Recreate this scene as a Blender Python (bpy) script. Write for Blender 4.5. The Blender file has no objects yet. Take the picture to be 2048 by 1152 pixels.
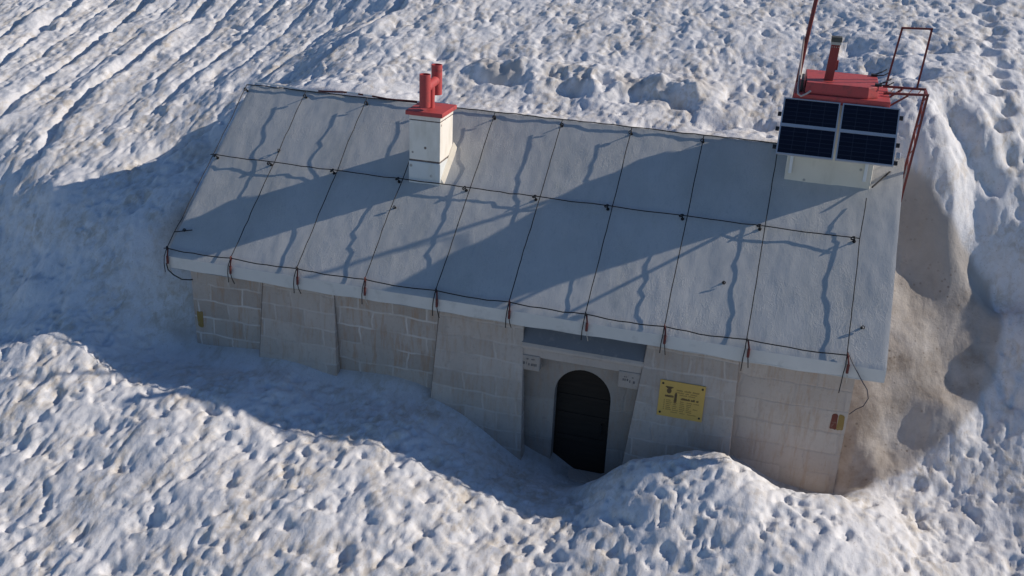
import bpy, bmesh, math, random
import numpy as np
from mathutils import Vector, Matrix
R_ = math.radians
random.seed(7)
SC = bpy.context.scene
COL = SC.collection

# ------------------------------------------------------------------ camera
CAM = (8.1957, -11.4655, 5.4945)
YAW, PITCH, ROLL, FPX = 0.26858, 0.41050, 0.043265, 2047.43
def cam_axes():
    cy, sy, cp, sp = math.cos(YAW), math.sin(YAW), math.cos(PITCH), math.sin(PITCH)
    f = Vector((-sy*cp, cy*cp, -sp)); r = Vector((cy, sy, 0)); u = r.cross(f)
    cr, sr = math.cos(ROLL), math.sin(ROLL)
    return f, cr*r + sr*u, -sr*r + cr*u
_f, _r, _u = cam_axes()
cd = bpy.data.cameras.new('camera'); cam = bpy.data.objects.new('camera', cd); COL.objects.link(cam)
cd.sensor_width = 36; cd.lens = 36*FPX/2048; cd.clip_start = 0.1; cd.clip_end = 2000
cam.matrix_world = Matrix(((_r.x, _u.x, -_f.x, CAM[0]), (_r.y, _u.y, -_f.y, CAM[1]), (_r.z, _u.z, -_f.z, CAM[2]), (0, 0, 0, 1)))
SC.camera = cam

# ------------------------------------------------------------------ light
SUN_EL, SUN_AZ = 28.0, 25.0            # degrees; azimuth from +x towards +y
w = bpy.data.worlds.new('World'); SC.world = w; w.use_nodes = True
nt = w.node_tree; bg = nt.nodes['Background']
sky = nt.nodes.new('ShaderNodeTexSky'); sky.sky_type = 'NISHITA'; sky.sun_disc = False
sky.sun_elevation = R_(SUN_EL); sky.sun_rotation = R_(90-SUN_AZ); sky.altitude = 2200
sky.air_density = 1.0; sky.dust_density = 0.15; sky.ozone_density = 5.0
nt.links.new(sky.outputs[0], bg.inputs[0]); bg.inputs[1].default_value = 0.098
sd = bpy.data.lights.new('sun', 'SUN'); sd.energy = 4.0; sd.angle = R_(0.5); sd.color = (1, 0.91, 0.795)
sun = bpy.data.objects.new('sun', sd); COL.objects.link(sun)
S = Vector((math.cos(R_(SUN_EL))*math.cos(R_(SUN_AZ)), math.cos(R_(SUN_EL))*math.sin(R_(SUN_AZ)), math.sin(R_(SUN_EL))))
sun.rotation_euler = S.to_track_quat('Z', 'Y').to_euler(); sun.location = S*40
SC.view_settings.view_transform = 'Standard'; SC.view_settings.look = 'None'
SC.view_settings.exposure = 0.0; SC.view_settings.gamma = 1

# ------------------------------------------------------------------ helpers
def tag(o, label=None, cat=None, group=None, kind=None):
    if label: o['label'] = label
    if cat: o['category'] = cat
    if group: o['group'] = group
    if kind: o['kind'] = kind
    return o
def empty(name, loc, label, cat, group=None):
    o = bpy.data.objects.new(name, None); COL.objects.link(o); o.location = loc; o.empty_display_size = .2
    return tag(o, label, cat, group)
def world_inv(p):
    # parents here are only translated
    t = Vector((0, 0, 0))
    while p is not None:
        t += p.location; p = p.parent
    return -t
class MB:
    """collects shapes in one bmesh, given in world coordinates"""
    def __init__(s): s.bm = bmesh.new()
    def poly(s, vs, faces):
        v = [s.bm.verts.new(p) for p in vs]
        for f in faces: s.bm.faces.new([v[i] for i in f])
        return s
    def hexa(s, c):   # 4 bottom corners ccw, 4 top corners ccw
        return s.poly(c, [(3, 2, 1, 0), (4, 5, 6, 7), (0, 1, 5, 4), (1, 2, 6, 5), (2, 3, 7, 6), (3, 0, 4, 7)])
    def box(s, a, b):
        (x0, y0, z0), (x1, y1, z1) = a, b
        return s.hexa([(x0, y0, z0), (x1, y0, z0), (x1, y1, z0), (x0, y1, z0), (x0, y0, z1), (x1, y0, z1), (x1, y1, z1), (x0, y1, z1)])
    def tube(s, pts, r, n=7, cap=True, r1=None):
        pts = [Vector(p) for p in pts]; rings = []
        up = None; m = len(pts)
        for i, p in enumerate(pts):
            t = (pts[min(i+1, m-1)] - pts[max(i-1, 0)]).normalized()
            if up is None: up = t.orthogonal().normalized()
            else:
                up = (up - t*up.dot(t))
                up = up.normalized() if up.length > 1e-6 else t.orthogonal().normalized()
            b = t.cross(up); rr = r if r1 is None else r + (r1-r)*i/(m-1)
            rings.append([s.bm.verts.new(p + rr*(math.cos(2*math.pi*k/n)*up + math.sin(2*math.pi*k/n)*b)) for k in range(n)])
        for a, b_ in zip(rings, rings[1:]):
            for k in range(n): s.bm.faces.new((a[k], a[(k+1) % n], b_[(k+1) % n], b_[k]))
        if cap:
            s.bm.faces.new(rings[0][::-1]); s.bm.faces.new(rings[-1])
        return s
    def bar(s, a, b, w_, h_=None, up=(0, 0, 1)):   # square bar
        a, b = Vector(a), Vector(b); h_ = h_ or w_; t = (b-a).normalized(); up = Vector(up)
        sd_ = t.cross(up)
        if sd_.length < 1e-4: sd_ = t.cross(Vector((1, 0, 0)))
        sd_.normalize(); u2 = sd_.cross(t).normalized(); c = []
        for p in (a, b):
            for (i, j) in ((-1, -1), (1, -1), (1, 1), (-1, 1)): c.append(p + sd_*i*w_/2 + u2*j*h_/2)
        return s.hexa(c)
    def pipe(s, a, b, ro, ri, n=20):  # open-ended pipe
        a, b = Vector(a), Vector(b); t = (b-a).normalized(); u = t.orthogonal().normalized(); v = t.cross(u); R = []
        for p, r in ((a, ro), (b, ro), (b, ri), (a, ri)):
            R.append([s.bm.verts.new(p + r*(math.cos(2*math.pi*k/n)*u + math.sin(2*math.pi*k/n)*v)) for k in range(n)])
        for q in range(4):
            A, B = R[q], R[(q+1) % 4]
            for k in range(n): s.bm.faces.new((A[k], A[(k+1) % n], B[(k+1) % n], B[k]))
        return s
    def torus(s, c, nrm, Rr, r, n=14, m=6):
        c = Vector(c); nrm = Vector(nrm).normalized(); u = nrm.orthogonal().normalized(); v = nrm.cross(u); rg = []
        for i in range(n):
            a = 2*math.pi*i/n; d = math.cos(a)*u + math.sin(a)*v
            rg.append([s.bm.verts.new(c + d*(Rr + r*math.cos(2*math.pi*k/m)) + nrm*r*math.sin(2*math.pi*k/m)) for k in range(m)])
        for i in range(n):
            A, B = rg[i], rg[(i+1) % n]
            for k in range(m): s.bm.faces.new((A[k], A[(k+1) % m], B[(k+1) % m], B[k]))
        return s
    def build(s, name, mat, parent=None, bevel=0, seg=2, smooth=False):
        bm = s.bm
        bmesh.ops.recalc_face_normals(bm, faces=bm.faces)
        if bevel:
            bmesh.ops.bevel(bm, geom=[e for e in bm.edges if len(e.link_faces) == 2 and e.calc_face_angle(0) > .3], offset=bevel, segments=seg, affect='EDGES', profile=.5)
        if parent is not None: bmesh.ops.translate(bm, verts=bm.verts, vec=world_inv(parent))
        me = bpy.data.meshes.new(name); bm.to_mesh(me); bm.free(); me.materials.append(mat)
        if smooth:
            me.polygons.foreach_set('use_smooth', [True]*len(me.polygons))
            me.set_sharp_from_angle(angle=R_(40))
        o = bpy.data.objects.new(name, me); COL.objects.link(o)
        if parent is not None: o.parent = parent
        return o
def rebase(o, loc):
    """put the origin of a one-mesh thing at loc"""
    o.data.transform(Matrix.Translation(-Vector(loc))); o.location = loc; return o

# ------------------------------------------------------------------ materials
class NT:
    def __init__(s, name):
        s.m = bpy.data.materials.new(name); s.m.use_nodes = True; s.t = s.m.node_tree
        s.b = s.t.nodes['Principled BSDF']; s.tc = s.t.nodes.new('ShaderNodeTexCoord'); s.obj = s.tc.outputs['Object']
    def n(s, ty, **kw):
        q = s.t.nodes.new(ty)
        for k, v in kw.items():
            if k.startswith('i_'):
                key = k[2:].replace('_', ' ')
                s.set(q.inputs[int(key) if key.isdigit() else key], v)
            else: setattr(q, k, v)
        return q
    def set(s, sock, v):
        if isinstance(v, bpy.types.NodeSocket): s.t.links.new(v, sock)
        elif isinstance(v, tuple) and len(v) == 3 and sock.type == 'RGBA': sock.default_value = (*v, 1)
        else: sock.default_value = v
    def noise(s, scale, detail=4, rough=.55, vec=None, dist=0):
        q = s.n('ShaderNodeTexNoise', i_Scale=scale, i_Detail=detail, i_Roughness=rough, i_Distortion=dist); s.set(q.inputs['Vector'], vec or s.obj); return q.outputs[0]
    def mapping(s, scale, rot=(0, 0, 0), loc=(0, 0, 0), vec=None):
        q = s.n('ShaderNodeMapping'); s.set(q.inputs[0], vec or s.obj); q.inputs['Scale'].default_value = scale; q.inputs['Rotation'].default_value = rot; q.inputs['Location'].default_value = loc; return q.outputs[0]
    def ramp(s, fac, *stops):
        q = s.n('ShaderNodeValToRGB'); s.set(q.inputs[0], fac); e = q.color_ramp.elements
        while len(e) < len(stops): e.new(.5)
        for el, (p, c) in zip(e, stops):
            el.position = p; el.color = (c, c, c, 1) if not isinstance(c, tuple) else (*c, 1)
        return q.outputs[0]
    def mix(s, fac, a, b, mode='MIX'):
        q = s.n('ShaderNodeMix', data_type='RGBA', blend_type=mode); s.set(q.inputs[0], fac); s.set(q.inputs[6], a); s.set(q.inputs[7], b); return q.outputs[2]
    def math(s, op, a, b=None):
        q = s.n('ShaderNodeMath', operation=op); s.set(q.inputs[0], a)
        if b is not None: s.set(q.inputs[1], b)
        return q.outputs[0]
    def bump(s, h, strength, dist, nrm=None):
        q = s.n('ShaderNodeBump', i_Strength=strength, i_Distance=dist, i_Height=h)
        if nrm: s.set(q.inputs['Normal'], nrm)
        return q.outputs[0]
    def out(s, col, rough=.8, nrm=None, metal=0, spec=.3):
        s.set(s.b.inputs['Base Color'], col); s.set(s.b.inputs['Roughness'], rough); s.b.inputs['Metallic'].default_value = metal
        s.b.inputs['Specular IOR Level'].default_value = spec
        if nrm: s.set(s.b.inputs['Normal'], nrm)
        return s.m
def paint(name, base, worn, rough=.55, amount=.5, scale=9, spec=.35, bump=.15):
    q = NT(name); a = q.noise(scale, 6, .65); f = q.ramp(a, (amount, 0), (amount+.18, 1)); v = q.noise(2.2, 3)
    c = q.mix(q.ramp(v, (.3, 0), (.7, .35)), base, tuple(x*.72 for x in base)); c = q.mix(f, c, worn)
    return q.out(c, q.math('MULTIPLY_ADD', f, .25) if False else rough, q.bump(a, bump, .006), spec=spec)
def m_snow():
    q = NT('old_snow')
    dirt_shade = q.n('ShaderNodeAttribute', attribute_name='dirt_shade').outputs['Fac']; mud = q.n('ShaderNodeAttribute', attribute_name='mud').outputs['Fac']
    mp = q.mapping((1.5, .75, 1.2))
    a = q.noise(1.4, 5, .6, mp); b = q.noise(6.5, 5, .65, mp, .6); g = q.noise(38, 3, .6)
    patches = q.math('MULTIPLY', q.ramp(a, (.40, .08), (.62, 1)), q.ramp(b, (.40, .05), (.60, 1)))
    c = q.mix(q.math('MULTIPLY', patches, .9), (.78, .775, .785), (.58, .525, .455))
    c = q.mix(q.math('MULTIPLY', q.ramp(b, (.58, 0), (.74, 1)), .5), c, (.55, .48, .42))
    c = q.mix(q.math('MULTIPLY', q.ramp(g, (.62, 0), (.76, 1)), .6), c, (.24, .2, .17))
    c = q.mix(dirt_shade, c, (.47, .435, .40))
    mudc = q.mix(q.ramp(q.noise(2.6, 7, .68, None, .25), (.35, 0), (.65, 1)), (.50, .45, .40), (.31, .26, .215))
    c = q.mix(mud, c, mudc)
    st = q.n('ShaderNodeTexVoronoi', i_Scale=13.0); q.set(st.inputs['Vector'], q.obj)
    peb = q.math('MULTIPLY', q.ramp(st.outputs[0], (.16, 1), (.26, 0)), q.ramp(q.noise(4, 4), (.5, 0), (.6, 1)))
    c = q.mix(q.math('MULTIPLY', q.math('MULTIPLY', mud, peb), .8), c, (.20, .165, .135))
    n1 = q.bump(q.noise(17, 5, .65, mp), .4, .022); n2 = q.bump(q.noise(60, 4, .7), .3, .008, n1)
    return q.out(c, .75, n2, spec=.25)
def m_roof():
    q = NT('grey_roof_coating')
    st = q.mapping((3.0, 1.0, 1.0), rot=(0, 0, R_(12)))
    a = q.noise(1.3, 5, .6); b = q.noise(9, 5, .7, st, 1.2); d = q.noise(26, 4, .6, st, .8)
    c = q.mix(q.ramp(a, (.3, 0), (.7, 1)), (.55, .545, .53), (.475, .48, .475))
    c = q.mix(q.math('MULTIPLY', q.ramp(b, (.53, 0), (.70, 1)), .5), c, (.37, .385, .39))
    c = q.mix(q.math('MULTIPLY', q.ramp(q.noise(.7, 6, .65, q.mapping((1.6, .6, 1))), (.48, 0), (.66, 1)), .45), c, (.40, .405, .385))
    c = q.mix(q.math('MULTIPLY', q.ramp(q.noise(3.1, 6, .7), (.60, 0), (.72, 1)), .35), c, (.5, .5, .43))
    wr = q.noise(4.2, 5, .6, q.mapping((2.6, 1.1, 1), rot=(0, 0, R_(-14))), 1.6)
    crease = q.ramp(wr, (.455, 0), (.5, 1), (.545, 0)); msk = q.ramp(q.noise(1.5, 4), (.45, 0), (.62, 1))
    h = q.math('MULTIPLY', crease, msk)
    n1 = q.bump(h, .38, .006); n2 = q.bump(b, .24, .011, n1); n3 = q.bump(d, .15, .004, n2)
    return q.out(c, .7, n3, spec=.25)
def stone(name, mortar, mfac, brown, seed, bw=.50, bh=.265, light=1.0):
    q = NT(name)
    sx = q.n('ShaderNodeSeparateXYZ'); q.set(sx.inputs[0], q.obj)
    cx = q.n('ShaderNodeCombineXYZ'); q.set(cx.inputs[0], q.math('ADD', sx.outputs[0], sx.outputs[1])); q.set(cx.inputs[1], sx.outputs[2])
    wn = q.n('ShaderNodeTexNoise', i_Scale=2.4, i_Detail=3); q.set(wn.inputs[0], q.obj)
    wv = q.n('ShaderNodeVectorMath', operation='MULTIPLY_ADD'); q.set(wv.inputs[0], wn.outputs[1]); wv.inputs[1].default_value = (.13, .10, 0); q.set(wv.inputs[2], cx.outputs[0])
    br = q.n('ShaderNodeTexBrick', offset=.42, i_Scale=1.0); q.set(br.inputs['Vector'], wv.outputs[0])
    br.inputs['Brick Width'].default_value = bw; br.inputs['Row Height'].default_value = bh; br.inputs['Mortar Size'].default_value = .021; br.inputs['Mortar Smooth'].default_value = .8
    br.inputs['Color1'].default_value = (.2, .2, .2, 1); br.inputs['Color2'].default_value = (.8, .8, .8, 1); br.inputs['Mortar'].default_value = (.5, .5, .5, 1)
    a = q.noise(2.3, 5, .6, q.mapping((1, 1, 1), loc=(seed, seed*2, 0))); b = q.noise(16, 6, .7); s_ = q.noise(5, 5, .65, q.mapping((3.2, 1, .55), loc=(seed, 0, 3)))
    k = light
    c = q.mix(q.ramp(a, (.3, 0), (.7, 1)), (.55*k, .475*k, .42*k), (.41*k, .35*k, .305*k))
    c = q.mix(.55, c, q.mix(br.outputs[0], (.33*k, .27*k, .225*k), (.60*k, .53*k, .47*k)))
    c = q.mix(q.math('MULTIPLY', q.ramp(s_, (.48, 0), (.66, 1)), brown), c, (.40, .25, .155))
    c = q.mix(q.math('MULTIPLY', q.ramp(b, (.55, 0), (.7, 1)), .5), c, (.33*k, .28*k, .25*k))
    mm = q.math('MULTIPLY', br.outputs[1], q.ramp(q.noise(1.7, 4, .6, q.mapping((1, 1, 1), loc=(seed+4, 1, 0))), (.36, 0), (.56, mfac)))
    c = q.mix(mm, c, mortar)
    h = q.math('ADD', q.math('MULTIPLY', br.outputs[1], -.35 if mfac < .5 else .35), b)
    return q.out(c, .9, q.bump(h, .7, .016), spec=.15)
M = {}
M['snow'] = m_snow(); M['roof'] = m_roof()
M['fascia'] = paint('pale_fascia_coating', (.66, .645, .61), (.5, .49, .46), .75, .56, 5, .2, .25)
M['stone'] = stone('masonry', (.68, .63, .585), .72, .6, 1.0, light=.95)
M['butt'] = stone('rendered_stone', (.66, .60, .55), .45, .35, 5.0, .46, .25, 1.03)
M['right'] = stone('weathered_blockwork', (.36, .31, .29), .35, .4, 9.0, .62, .3, 1.08)
M['portal'] = stone('portal_render', (.55, .5, .47), .1, .3, 13.0, .9, .6, .82)
M['lintel'] = stone('dressed_stone', (.6, .56, .5), .05, .12, 17.0, 2, 1, 1.16)
M['corbel'] = stone('worn_dressed_stone', (.5, .46, .42), .05, .2, 23.0, 2, 1, .98)
M['ledge_shade'] = paint('shade_dark_ledge_coating', (.17, .185, .21), (.24, .24, .25), .8, .55)  # lintel top coating, darkened to paint in the deep shade under the eave
def m_plaster(name, base, blot):
    q = NT(name); a = q.noise(3, 5, .6); b = q.noise(14, 5, .6); sp = q.noise(9, 2, .5)
    c = q.mix(q.ramp(a, (.3, 0), (.7, .5)), base, tuple(x*.82 for x in base))
    c = q.mix(q.math('MULTIPLY', q.ramp(q.noise(6, 4, .6, q.mapping((1, 1, .3))), (.5, 0), (.7, 1)), .4), c, (.55, .5, .4))
    v = q.n('ShaderNodeTexVoronoi', i_Scale=5.5, i_Randomness=1.0); q.set(v.inputs['Vector'], q.obj)
    spot = q.math('MULTIPLY', q.ramp(v.outputs[0], (.09, 1), (.15, 0)), q.ramp(q.noise(3.3, 2), (.42, 0), (.48, 1)))
    c = q.mix(spot, c, blot)
    return q.out(c, .85, q.bump(b, .35, .008), spec=.2)
M['chim'] = m_plaster('white_chimney_render', (.90, .84, .75), (.13, .09, .07))
M['chimlow'] = m_plaster('pale_chimney_base_render', (.72, .74, .73), (.4, .38, .35))
M['shaft'] = m_plaster('pale_shaft_render', (.78, .72, .61), (.4, .38, .34))
M['groove'] = paint('dirty_joint', (.14, .11, .10), (.3, .25, .2))
M['red'] = paint('red_paint', (.52, .080, .076), (.29, .07, .065), .55, .52, 11)
M['reddk'] = paint('dull_red_paint', (.30, .05, .045), (.16, .06, .05), .55, .55, 14)
M['mast'] = paint('weathered_red_paint', (.22, .045, .04), (.12, .05, .04), .6, .5, 20)
M['shackle'] = paint('red_shackle_paint', (.14, .030, .026), (.10, .045, .035), .6, .5, 30)
M['cable'] = paint('dark_steel_rope', (.022, .021, .022), (.05, .035, .03), .6, .6, 30, .3)
M['ropepale'] = paint('pale_plastic_cable', (.55, .45, .40), (.45, .38, .33), .5, .6)
M['wire'] = paint('thin_dark_wire', (.06, .06, .075), (.1, .09, .09), .5, .6)
M['alu'] = paint('anodised_aluminium', (.56, .57, .60), (.45, .46, .5), .38, .6, 20, .5)
M['alu'].node_tree.nodes['Principled BSDF'].inputs['Metallic'].default_value = .45
M['white'] = paint('white_bracket_paint', (.78, .78, .77), (.6, .58, .55), .5, .6)
M['black'] = paint('black_plastic', (.025, .025, .028), (.05, .05, .05), .5, .6)
M['capdk'] = paint('sooty_cap', (.10, .10, .085), (.04, .04, .035), .7, .5)
M['paletrim'] = paint('pale_metal_band', (.5, .46, .40), (.3, .28, .25), .5, .6)
M['markred'] = paint('red_trail_paint', (.17, .05, .035), (.33, .25, .2), .85, .54)
M['markyel'] = paint('yellow_trail_paint', (.30, .20, .065), (.33, .25, .18), .85, .54)
M['sign'] = paint('yellow_sign_enamel', (.70, .44, .115), (.56, .38, .14), .5, .58, 5)
M['ink'] = paint('brown_sign_print', (.36, .22, .07), (.35, .23, .07), .6, .5, 40)
M['inkdk'] = paint('dark_sign_print', (.15, .09, .04), (.16, .10, .04), .6, .6, 40)
M['grave'] = paint('worn_inscription', (.16, .145, .14), (.24, .22, .2), .9, .55, 40)
M['screw'] = paint('dark_screw', (.06, .045, .025), (.1, .07, .04), .5, .6)
def m_door():
    q = NT('dark_door_boards'); a = q.noise(5, 6, .6, q.mapping((.6, 1, 5)))
    c = q.mix(a, (.022, .018, .015), (.05, .038, .03)); return q.out(c, .8, q.bump(a, .4, .006), spec=.15)
M['door'] = m_door()
def m_cells():
    q = NT('solar_cells')
    br = q.n('ShaderNodeTexBrick', offset=0.0, i_Scale=1.0); uv = q.n('ShaderNodeUVMap'); q.set(br.inputs['Vector'], uv.outputs[0])
    br.inputs['Brick Width'].default_value = .25; br.inputs['Row Height'].default_value = .0835; br.inputs['Mortar Size'].default_value = .0035; br.inputs['Mortar Smooth'].default_value = .1
    br.inputs['Color1'].default_value = (.006, .008, .018, 1); br.inputs['Color2'].default_value = (.008, .010, .023, 1); br.inputs['Mortar'].default_value = (.045, .05, .07, 1)
    return q.out(br.outputs[0], .3, spec=.3)
M['cells'] = m_cells()

# ------------------------------------------------------------------ numpy noise
def _h(ix, iy, s):
    n = (ix.astype(np.int64)*374761393 + iy.astype(np.int64)*668265263 + s*974634541) & 0xffffffff
    n = ((n ^ (n >> 13))*1274126177) & 0xffffffff
    return ((n ^ (n >> 16)) & 0xffffff)/float(0xffffff)
def vnoise(x, y, s=0):
    ix = np.floor(x); iy = np.floor(y); fx = x-ix; fy = y-iy
    def g(i, j):
        a = _h(ix+i, iy+j, s)*2*np.pi; return np.cos(a)*(fx-i) + np.sin(a)*(fy-j)
    u = fx**3*(fx*(6*fx-15)+10); v = fy**3*(fy*(6*fy-15)+10)
    return 1.5*((g(0, 0)*(1-u)+g(1, 0)*u)*(1-v) + (g(0, 1)*(1-u)+g(1, 1)*u)*v)
def fbm(x, y, o=4, s=0, gain=.5):
    t = 0*x; a = 1.
    for k in range(o): t = t + a*vnoise(x, y, s+k*17); x = x*2.03+1.7; y = y*2.03-.9; a *= gain
    return t
def worley(x, y, s=0, jit=.9):
    ix = np.floor(x); iy = np.floor(y); f1 = np.full(x.shape, 9.); f2 = np.full(x.shape, 9.)
    for i in (-1, 0, 1):
        for j in (-1, 0, 1):
            cx = ix+i+.5+jit*(_h(ix+i, iy+j, s)-.5); cy = iy+j+.5+jit*(_h(ix+i, iy+j, s+91)-.5)
            d = np.sqrt((x-cx)**2+(y-cy)**2); f2 = np.minimum(f2, np.maximum(f1, d)); f1 = np.minimum(f1, d)
    return f1, f2
def sstep(a, b, x):
    t = np.clip((x-a)/(b-a), 0, 1); return t*t*(3-2*t)

# ------------------------------------------------------------------ hut dimensions
L, RUN, H = 9.626, 2.573, 1.885
SL = H/RUN
def roofz(y): return SL*y
NRM = Vector((0, -SL, 1)).normalized()
def on_roof(x, y, h=0): return Vector((x, y, SL*y)) + NRM*h

# ------------------------------------------------------------------ snow
CTRL = []
def cp(*p): CTRL.extend(p)
for x in (0.5, 2.5, 4.5, 6.5, 8.2): cp((x, 2.85, 1.70), (x, 3.4, 1.74), (x, 4.0, 1.86), (x, 5.5, 2.30), (x, 7.5, 2.88), (x, 10, 3.6))
cp((-1.5, 4, 1.27), (-3, 4, 1.17), (-3, 6.5, 1.92), (-6, 3, .80), (-6, 5, 1.38), (-6.5, 8, 2.25), (-9, 4, 1.05), (-9, 8, 2.2), (12, 10, 3.65), (17, 10, 3.65), (-12, 10, 2.8), (-.3, 4.2, 1.58), (0, 6.5, 2.32))
cp((-.8, 2.95, .90), (-1.23, 2.65, .70), (-1.75, 2.28, .51), (-2.28, 1.71, .36), (-2.85, 1.23, .19), (-3.5, 1.25, .02), (-6, .5, -.42), (-9, 0, -.4))
cp((-3.5, .85, -.38), (-3.4, .6, -.62), (-3.2, .35, -.82), (-2.95, .05, -.98), (-2.65, -.25, -1.12), (-2.4, -.6, -1.22), (-4.6, .9, -.35), (-4.5, 0, -.85), (-4, -1.2, -1.35))
cp((-.15, 3.2, 1.42), (-.1, 2.75, 1.25), (-.4, 2.3, .72), (-.4, 1.6, .42))
cp((-.38, 1.1, .12), (-.36, .7, -.38), (-.25, .35, -1.0), (.1, .15, -1.40), (-1.1, .3, -.55), (-1.6, -.3, -.90), (-.6, -.2, -1.16))
cp((.2, .19, -1.40), (1.3, .19, -1.33), (2.5, .19, -1.41), (3.95, .19, -1.48), (4.7, .19, -1.80), (5.27, .19, -2.18), (5.65, .25, -2.30), (6.34, .25, -2.46), (6.0, .5, -2.45), (6.75, .1, -2.25))
cp((7.6, .1, -1.6), (8.5, .1, -1.85), (9.3, .1, -1.93))
cp((6.76, -.6, -1.53), (7.3, -.62, -1.31), (7.65, -.62, -1.18), (8.07, -.6, -1.20), (8.53, -.5, -1.52), (9.24, -.5, -1.53))
RIM = [(9.5, .0), (9.8, .08), (10.15, .40), (10.5, .78), (10.85, 1.12), (11.2, 1.72), (11.3, 2.13), (11.26, 2.52), (11.1, 2.95), (10.7, 3.0), (10.35, 3.05), (10.08, 3.2), (9.72, 3.3)]
cp((9.55, .0, -1.72), (10.05, .5, -1.56), (10.6, 1.28, -.98), (11.01, 1.82, -.70), (11.12, 2.13, -.43), (11.12, 2.49, -.06), (11.08, 2.95, .44), (10.6, 2.98, .95), (10.32, 3.05, 1.2), (10.07, 3.2, 1.53), (9.72, 3.3, 1.70))
for x, y in ((9.5, .3), (9.6, .7), (9.62, 1.2), (9.7, 1.75), (9.7, 2.3), (9.8, 2.75), (10.2, 2.7), (10.6, 2.55), (10.75, 2.1), (10.5, 1.6), (10.2, 1.1), (10.1, 1.8), (9.9, .7), (10.75, 1.7)): cp((x, y, -1.8+1.0*(y-.25)-.35*(x-9.5)-.03))
cp((10.3, -.2, -1.74), (10.8, .6, -1.42), (11.1, 1.25, -1.08), (11.4, .5, -1.40), (11.4, -.5, -1.72), (10.4, -.9, -1.74), (11.6, 3.7, 1.35), (11.6, 3.0, .62), (11.6, 2.1, -.28), (12.6, 2.4, .05), (12.6, 1.2, -.8), (13.5, 2.8, .45), (11.5, -2.5, -1.95), (13.5, 0, -1.2), (13.5, -2.5, -1.85), (13.5, 4.5, 1.5), (17, 0, -1.0), (17, 5, 1.7))
cp((-2.16, -.99, -1.24), (-.88, -.9, -1.13), (.18, -1.1, -1.38), (1.39, -1.09, -1.37), (2.34, -1.23, -1.55), (3.73, -1.22, -1.53), (4.74, -1.39, -1.75), (5.41, -1.46, -1.84))
cp((5.9, -.4, -2.22), (6.2, -1.0, -1.97), (6.5, -1.45, -1.78), (2, -.4, -1.42), (3.9, -.5, -1.52), (4.8, -.6, -1.86), (7.6, -1.3, -1.32), (9.2, -1.5, -1.45))
for x in (-6, -3, 0, 3, 6): cp((x, -2.5, -1.80 - (.2 if x < -4 else 0) - (.15 if x > 5 else 0)), (x, -4.2, -2.30), (x, -7, -3.1))
cp((9, -2.5, -1.75), (9, -4.2, -2.25), (12, -4.2, -2.15), (12, -7, -3.0), (-10, -3, -2.3), (-10, -7, -3.4), (8, -14, -5.2), (-10, -14, -5.4), (20, -14, -5.2))
C = np.array(CTRL, float)
def tps(d2): return d2*np.log(d2+1e-9)*.5
def fit_tps():
    P = C[:, :2]; n = len(P); A = np.zeros((n+3, n+3))
    d2 = ((P[:, None]-P[None])**2).sum(2); A[:n, :n] = tps(d2) + np.eye(n)*.0015
    A[:n, n] = 1; A[:n, n+1:] = P; A[n, :n] = 1; A[n+1:, :n] = P.T
    return np.linalg.solve(A, np.concatenate([C[:, 2], [0, 0, 0]]))
WT = fit_tps()
def base_z(x, y):
    sh = x.shape; x = x.ravel(); y = y.ravel(); out = np.empty(x.size); P = C[:, :2]; n = len(P)
    for a in range(0, x.size, 60000):
        b = slice(a, a+60000); d2 = (x[b, None]-P[None, :, 0])**2 + (y[b, None]-P[None, :, 1])**2
        out[b] = tps(d2) @ WT[:n] + WT[n] + WT[n+1]*x[b] + WT[n+2]*y[b]
    return out.reshape(sh)
def axis(lo, hi, step, far_lo, far_hi):
    a = list(np.arange(lo, hi+step/2, step)); s = step; v = a[-1]
    while v < far_hi: s *= 1.12; v += s; a.append(v)
    s = step; v = a[0]; pre = []
    while v > far_lo: s *= 1.12; v -= s; pre.append(v)
    return np.array(pre[::-1]+a)
def seg_dist(x, y, pl):
    d = np.full(x.shape, 99.); side = np.zeros(x.shape)
    for (a, b) in zip(pl, pl[1:]):
        ax, ay = a; bx, by = b; L2 = (bx-ax)**2+(by-ay)**2; t = np.clip(((x-ax)*(bx-ax)+(y-ay)*(by-ay))/L2, 0, 1)
        px = x-(ax+t*(bx-ax)); py = y-(ay+t*(by-ay)); q = np.sqrt(px*px+py*py); s_ = np.sign(px)
        side = np.where(q < d, s_, side); d = np.minimum(d, q)
    return d, side
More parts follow.
